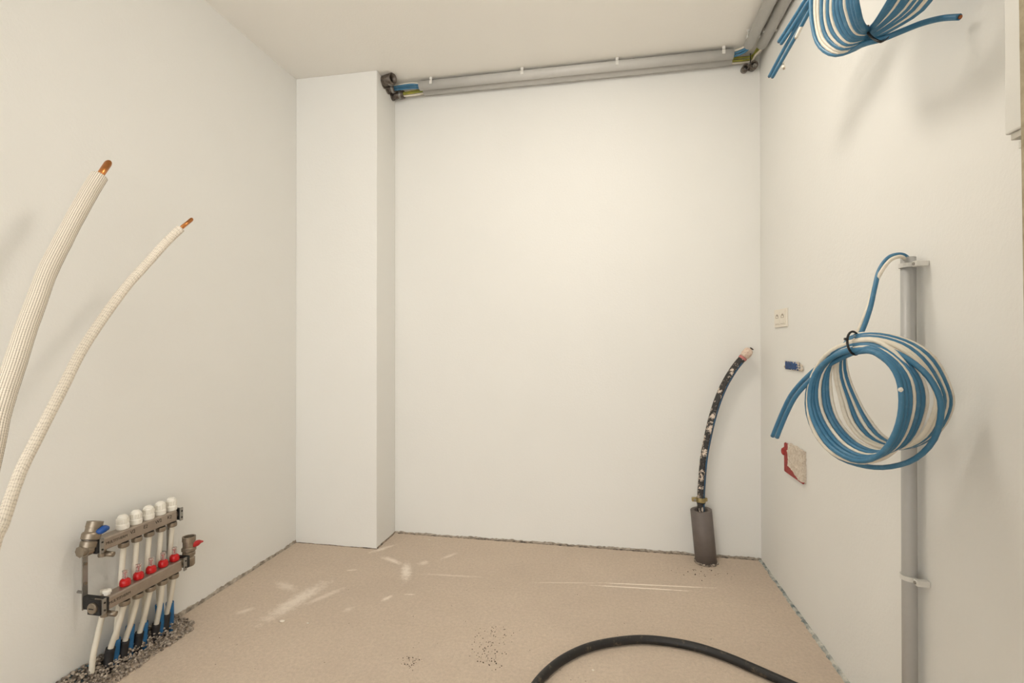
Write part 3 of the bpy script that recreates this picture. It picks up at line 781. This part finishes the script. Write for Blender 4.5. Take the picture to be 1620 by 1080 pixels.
# ------------------------------------------------------------------ underfloor heating manifold on the left wall
XU, XLO = -1.645, -1.610            # bar centre planes (upper bar nearer the wall)
BH = .021                           # half height of the bars
uL, uR = on_x(161.7, 860.5, XU + BH), on_x(281, 816, XU + BH)
lL, lR = on_x(165.4, 956, XLO + BH), on_x(288.5, 895, XLO + BH)
zU, zL = (uL.z + uR.z) / 2, (lL.z + lR.z) / 2
mf = root('heating_manifold', (XL, (uL.y + uR.y) / 2, 0.02), 'steel underfloor heating manifold with red flow meters on the left wall', 'manifold')
bu = MB().box((XU - BH, uL.y, zU - BH), (XU + BH, uR.y, zU + BH), .005).build('upper_bar', 'nickel_bar', mf)
bl = MB().box((XLO - BH, lL.y, zL - BH), (XLO + BH, lR.y, zL + BH), .005).build('lower_bar', 'nickel_bar', mf)
def text(s, size, loc, parent, mat='ink', tilt=0.0):
    cu = bpy.data.curves.new('t', 'FONT'); cu.body = s; cu.size = size; cu.extrude = 0.0002
    ob = bpy.data.objects.new('t', cu); COL.objects.link(ob)
    dg = bpy.context.evaluated_depsgraph_get(); me = bpy.data.meshes.new_from_object(ob.evaluated_get(dg))
    bpy.data.objects.remove(ob)
    m = MB()
    ct, st_ = math.cos(tilt), math.sin(tilt)
    m.add([Vector((loc[0] + v.co.z, loc[1] + v.co.x * ct - v.co.y * st_, loc[2] + v.co.y * ct + v.co.x * st_)) for v in me.vertices], [tuple(p.vertices) for p in me.polygons], True)
    return m.build('lettering', mat, parent)
text('MULTITHERM', .0125, (XU + BH + .0003, uL.y + .012, zU - .004), bu)
text('MULTITHERM', .0125, (XLO + BH + .0003, lL.y + .014, zL - .004), bl)
yU = [on_x(px, py, XU).y for px, py in ((194, 838), (215, 826), (235, 816), (254, 807), (271, 800))]
yU = [yU[0] + (yU[4] - yU[0]) * i / 4 for i in range(5)]
yM = [on_x(px, py, XLO).y for px, py in ((198, 920), (276, 884))]
yM = [yM[0] + (yM[1] - yM[0]) * i / 4 for i in range(5)]
for i, s in enumerate(('V2', 'E2', 'W2', 'K2', 'V3')):
    text(s, .017, (XU + BH + .0003, yU[i] + (.010 if i < 4 else .006), zU - .002 + (.002 if i % 2 else 0)), bu, tilt=.1 * (-1) ** i)
for i in range(5):
    # white protection caps
    c = Vector((XU, yU[i], zU + BH))
    cp_ = MB().lathe([(0, 0), (.0185, 0), (.0195, .004), (.0195, .016), (.0178, .018), (.0172, .020), (.0168, .036), (.0150, .042), (.009, .0475), (0, .049)], c).build('cap', 'cap_white', mf)
    m = MB()
    for j in range(16):
        a = 2 * math.pi * j / 16
        q = c + Vector((math.cos(a) * .0172, math.sin(a) * .0172, .020))
        m.box(q + Vector((-.0011, -.0011, 0)), q + Vector((.0011, .0011, .016)))
    m.build('cap_ribs', 'cap_white', cp_)
    # red flow meters
    c = Vector((XLO, yM[i], zL + BH))
    fm = MB().lathe([(0, 0), (.0135, 0), (.0165, .004), (.0165, .012), (.0145, .020), (.0085, .025), (.0075, .0255), (0, .0255)], c).build('flow_meter', 'meter_red', mf)
    MB().lathe([(.0075, .0256), (.0075, .046), (.0085, .047), (.0085, .051), (0, .0515)], c, seg=16).build('sight_glass', 'meter_glass', fm)
    MB().lathe([(.002, .0257), (.002, .042), (.0045, .0421), (.0045, .0455), (0, .0456)], c, seg=10).build('float', 'meter_red', fm)
    # nuts under both bars
    for (x, yy, zz) in ((XU, yU[i] + .004, zU - BH), (XLO, yM[i] - .002, zL - BH)):
        nt = MB().lathe([(0, -.0005), (.0125, -.0005), (.0125, -.006), (.0155, -.0065), (.0165, -.009), (.0165, -.019), (.0150, -.022), (.010, -.0225), (0, -.0225)], (x, yy, zz), seg=18).build('pipe_nut', 'nickel', mf)
        MB().lathe([(.0127, -.001), (.0140, -.001), (.0140, -.0055), (.0127, -.0055)], (x, yy, zz)).build('seal', 'rubber_black', nt)

# plastic heating pipes: five from each bar, each dropping into the floor
floor_px = [(174, 1029), (197, 1017), (220, 1004), (247, 990), (263, 974)]
RP = .0088
def hpipe(p0, p1, p2, sl_top, sl_mat, sl_r, lb):
    pts = smooth([p0, p0.lerp(p1, .5) + Vector((.003, 0, 0)), p1, p2], 8)
    o = MB().sweep(pts, RP, 12).build('heating_pipe', 'pex_white', mf)
    q = [p for p in pts if p.z < sl_top]
    MB().pipe(q if len(q) > 2 else [q[0], q[0].lerp(q[-1], .5), q[-1]], RP + sl_r, RP + .0008, 14).build('floor_sleeve', sl_mat, o, lb)
for i in range(5):
    p0 = Vector((XLO, yM[i] - .002, zL - BH - .018))
    f = on_x(*floor_px[i], XL + .048)
    hpipe(p0, f, Vector((f.x + .003, f.y - .012, -.01)), f.z + .012, 'sleeve_black', .0050, 'black protective sleeve')
    p0 = Vector((XU, yU[i] + .004, zU - BH - .018))
    b = Vector((XLO - BH - .014, yU[i] - .008, zL))
    g_ = Vector((XL + .040, f.y + .024, .05))
    pts = smooth([p0, p0.lerp(b, .5), b, b.lerp(g_, .5), g_, Vector((g_.x + .006, g_.y - .010, -.01))], 7)
    o = MB().sweep(pts, RP, 12).build('heating_pipe', 'pex_white', mf)
    q = [p for p in pts if p.z < (.105, .125, .100, .130, .115)[i]]
    MB().pipe(q, RP + .0050, RP + .0008, 14).build('floor_sleeve', 'sleeve_blue', o, 'blue protective sleeve')
# one more pipe drops at the left end, behind the plug
pe = on_x(163, 965, XU - .03); fe = on_x(147, 1040, XL + .040)
MB().sweep(smooth([Vector((pe.x, pe.y, zL + .01)), pe, pe.lerp(fe, .5), fe, Vector((fe.x, fe.y - .006, -.01))], 6), RP, 12).build('heating_pipe', 'pex_white', mf)

# brackets on the wall
def bracket(y, ztop, zbot):
    xs = XL + .030
    m = MB().box((xs, y - .009, zbot), (xs + .0035, y + .009, ztop), .0008)
    for z in (ztop - .008, zbot + .008):
        m.lathe([(0, .0006), (.0045, .0006), (.0045, .0300), (0, .0300)], (XL, y + .003, z + (-.03 if z > .35 else .045)), (1, 0, 0), 10)
    o = m.build('bracket', 'zinc_bracket', mf)
    for z in (zU - .060, zL + .060):
        MB().lathe([(0, 0), (.005, 0), (.005, .004), (0, .004)], (xs + .0036, y, z), (1, 0, 0), 6).build('screw', 'nickel', o)
    for zc_, xb_ in ((zU, XU), (zL, XLO)):
        MB().box((min(xs + .0037, xb_ - BH - .004), y - .007, zc_ - BH - .0008), (xb_ + BH + .0004, y + .007, zc_ + BH + .0008), .002).build('rubber_pad', 'rubber_black', o)
bracket(uL.y - .012, zU + BH + .004, zL - BH - .004); bracket(uR.y + .014, zU + BH + .004, zL - BH - .004)
# clamp plates at the bar ends (front faces)
for (x, y, z) in ((XU, uR.y + .014, zU), (XLO, lR.y + .010, zL), (XLO, lL.y - .004, zL), (XU, uL.y - .004, zU)):
    o = MB().box((x + BH + .0005, y - .007, z - BH - .004), (x + BH + .005, y + .007, z + BH + .004), .0015).build('clamp_plate', 'zinc_bracket', mf)
    for dz in (-.012, .012):
        MB().lathe([(0, 0), (.003, 0), (.003, .002), (0, .002)], (x + BH + .0052, y, z + dz), (1, 0, 0), 8).build('screw', 'rubber_black', o)
# end plug of the lower bar, facing the room opening
MB().box((XLO - BH - .004, lL.y - .0170, zL - BH - .003), (XLO + BH + .002, lL.y - .0120, zL + BH + .003)).build('gasket', 'rubber_black', mf)
pl = MB().lathe([(.0165, -.03), (.0165, 0), (.0175, .006), (.0155, .009), (0, .009)], (XLO, lL.y - .017, zL), (0, -1, 0), 22).build('end_plug', 'nickel', mf)
MB().box((XLO - .009, lL.y - .0268, zL - .0015), (XLO + .009, lL.y - .0255, zL + .0015)).build('plug_slot', 'hole_dark', pl)
MB().lathe([(0, 0), (.0165, 0), (.0165, .030), (0, .030)], (XU, uR.y, zU), (0, 1, 0), 20).build('end_plug', 'nickel', mf)
# bleed caps on top, drain cocks below the left ends
o = MB().lathe([(.009, 0), (.009, .007), (.0125, .0072), (.0125, .014), (.010, .016), (.0035, .0165), (.003, .014), (0, .014)], on_x(177, 944, XLO) * 0 + Vector((XLO, lL.y + .026, zL + BH)), seg=18).build('bleed_cap', 'cap_white', mf)
for (x, y, z) in ((XU, uL.y + .020, zU - BH), (XLO, lL.y + .020, zL - BH)):
    o = MB().lathe([(0, 0), (.010, 0), (.010, -.012), (.014, -.012), (.014, -.024), (0, -.024)], (x, y, z), seg=8).build('drain_cock', 'nickel', mf)
    MB().pipe([Vector((x + .008, y + .002, z - .016)), Vector((x + .020, y + .006, z - .018)), Vector((x + .032, y + .010, z - .020))], .0085, .0055, 14).build('spout', 'nickel', o)
# big angled ball valve with blue handle (upper left)
va, vb = on_x(137, 872, XU), on_x(151, 824, XU)
ax = (vb - va).normalized(); Lv = (vb - va).length
prof = [(0, 0), (.021, 0), (.021, .012), (.0235, .013), (.0235, .030), (.0215, .032), (.0215, .036), (.026, .038), (.0265, .054), (.024, .058), (.021, .060), (.021, .072), (.0225, .073), (.0225, Lv), (.0175, Lv), (.0165, Lv - .02), (0, Lv - .02)]
v1 = MB().lathe(prof, va, ax, 22).build('ball_valve', 'nickel', mf)
MB().lathe([(.0222, .0335), (.0228, .0335), (.0228, .0355), (.0222, .0355)], va, ax, 22).build('seal', 'rubber_black', v1)
mid = va + ax * (Lv * .36)
MB().lathe([(0, 0), (.018, 0), (.018, .012), (.022, .0125), (.022, .030), (.017, .032), (.017, .06), (0, .06)], Vector((XU, uL.y - .055, zU - .002)), (0, 1, 0), 8).build('union_nut', 'nickel', v1)
hb = va + ax * (Lv * .66)
hd = on_x(172, 835, XU + .03); h0 = hb + Vector((.024, .006, .0)); 
m = MB().sweep(smooth([h0 + Vector((-.012, -.006, 0)), h0, h0.lerp(hd, .5) + Vector((0, 0, .003)), hd], 4), [.007, .008, .009, .010, .0105, .011, .0115, .012, .012, .011, .009, .0075, .006], 10)
for v in m.v: v.z = (v.z - hb.z) * .62 + hb.z if False else v.z
m.build('valve_handle', 'handle_blue', v1)
# vertical ball valve with red handle (lower right)
wa = on_x(298.5, 894, XLO); Lw = (on_x(299, 848, XLO) - wa).length
prof = [(0, 0), (.0185, 0), (.0215, .005), (.0215, .030), (.0175, .034), (.0175, .038), (.0225, .041), (.0225, .052), (.0195, .055), (.0255, .060), (.0255, .069), (.021, .073), (.0215, Lw - .018), (.0235, Lw - .017), (.0235, Lw), (.0185, Lw), (.0175, Lw - .016), (0, Lw - .016)]
v2 = MB().lathe(prof, wa, (0.0, .01, 1), 20).build('ball_valve', 'nickel', mf)
MB().lathe([(0, 0), (.017, 0), (.017, .022), (0, .022)], (XLO, lR.y - .002, zL), (0, 1, 0), 16).build('union_nut', 'nickel', v2)
hb = wa + Vector((.016, .0, Lw * .72)); hd = on_x(321, 856, XLO + .02)
m = MB().sweep(smooth([hb, hb.lerp(hd, .35), hb.lerp(hd, .65) + Vector((0, 0, .002)), hd], 4), [.008, .010, .011, .0115, .0115, .0115, .011, .010, .009, .007, .005, .004, .003], 10)
m.build('valve_handle', 'handle_red', v2)

# ------------------------------------------------------------------ rubble, crumbs and chips
rnd = random.Random(11); m = MB()
for i in range(1500):
    y = rnd.uniform(1.20, 1.72); f = min(1, (y - 1.17) / .08) * min(1, (1.75 - y) / .08)
    u = rnd.random() ** 1.5
    x = XL + .006 + u * .125 * (.45 + .55 * f)
    h = .048 * (1 - u) * f
    s = rnd.uniform(.0022, .0062) * (1.5 if rnd.random() < .06 else 1)
    m.blob((x, y, h * rnd.uniform(.5, 1.0) + s * .35), s, 1, .5, (rnd.uniform(.7, 1.3), rnd.uniform(.7, 1.3), .8), 1, i)
m.build('rubble', 'crumb', None, 'heap of broken screed crumbs under the heating manifold', 'rubble', None, 'stuff')
m = MB()
def scatter(px, py, n, sx, sy, s0, s1):
    for i in range(n):
        p = on_z(rnd.gauss(px, sx), rnd.gauss(py, sy), 0); s = rnd.uniform(s0, s1)
        m.blob((p.x, p.y, s * .4), s, 1, .5, (1, 1, .7), 1, i)
scatter(772, 1035, 60, 12, 11, .0008, .0026); scatter(778, 1012, 40, 16, 13, .0008, .002); scatter(786, 1000, 20, 14, 6, .0008, .002)
scatter(651, 1047, 40, 9, 5, .0008, .0024); scatter(1105, 905, 34, 26, 7, .001, .003); scatter(720, 1000, 40, 190, 50, .0007, .0016)
scatter(1250, 990, 20, 60, 40, .0007, .0016)
m.build('floor_grit', 'crumb_dark', None, 'scattered dark grit specks on the screed floor', 'grit', None, 'stuff')
chips = [((446, 983), .011, 'larger white plaster chip lying left on the floor'), ((487, 986), .006, 'small white plaster chip right of the larger one'),
         ((938, 1060), .005, 'tiny white chip on the floor inside the hose bend'), ((679, 854), .006, 'tiny white chip near the back wall foot')]
for i, ((px, py), s, lb) in enumerate(chips):
    p = on_z(px, py, 0)
    MB().blob((p.x, p.y, s * .22), s, 2, .4, (1.1, .7, .28), 1, i + 5).build('plaster_chip', 'chip_white', None, lb, 'chip', 'plaster chips on the floor')

for o in bpy.data.objects:
    if '_o' in o: del o['_o']
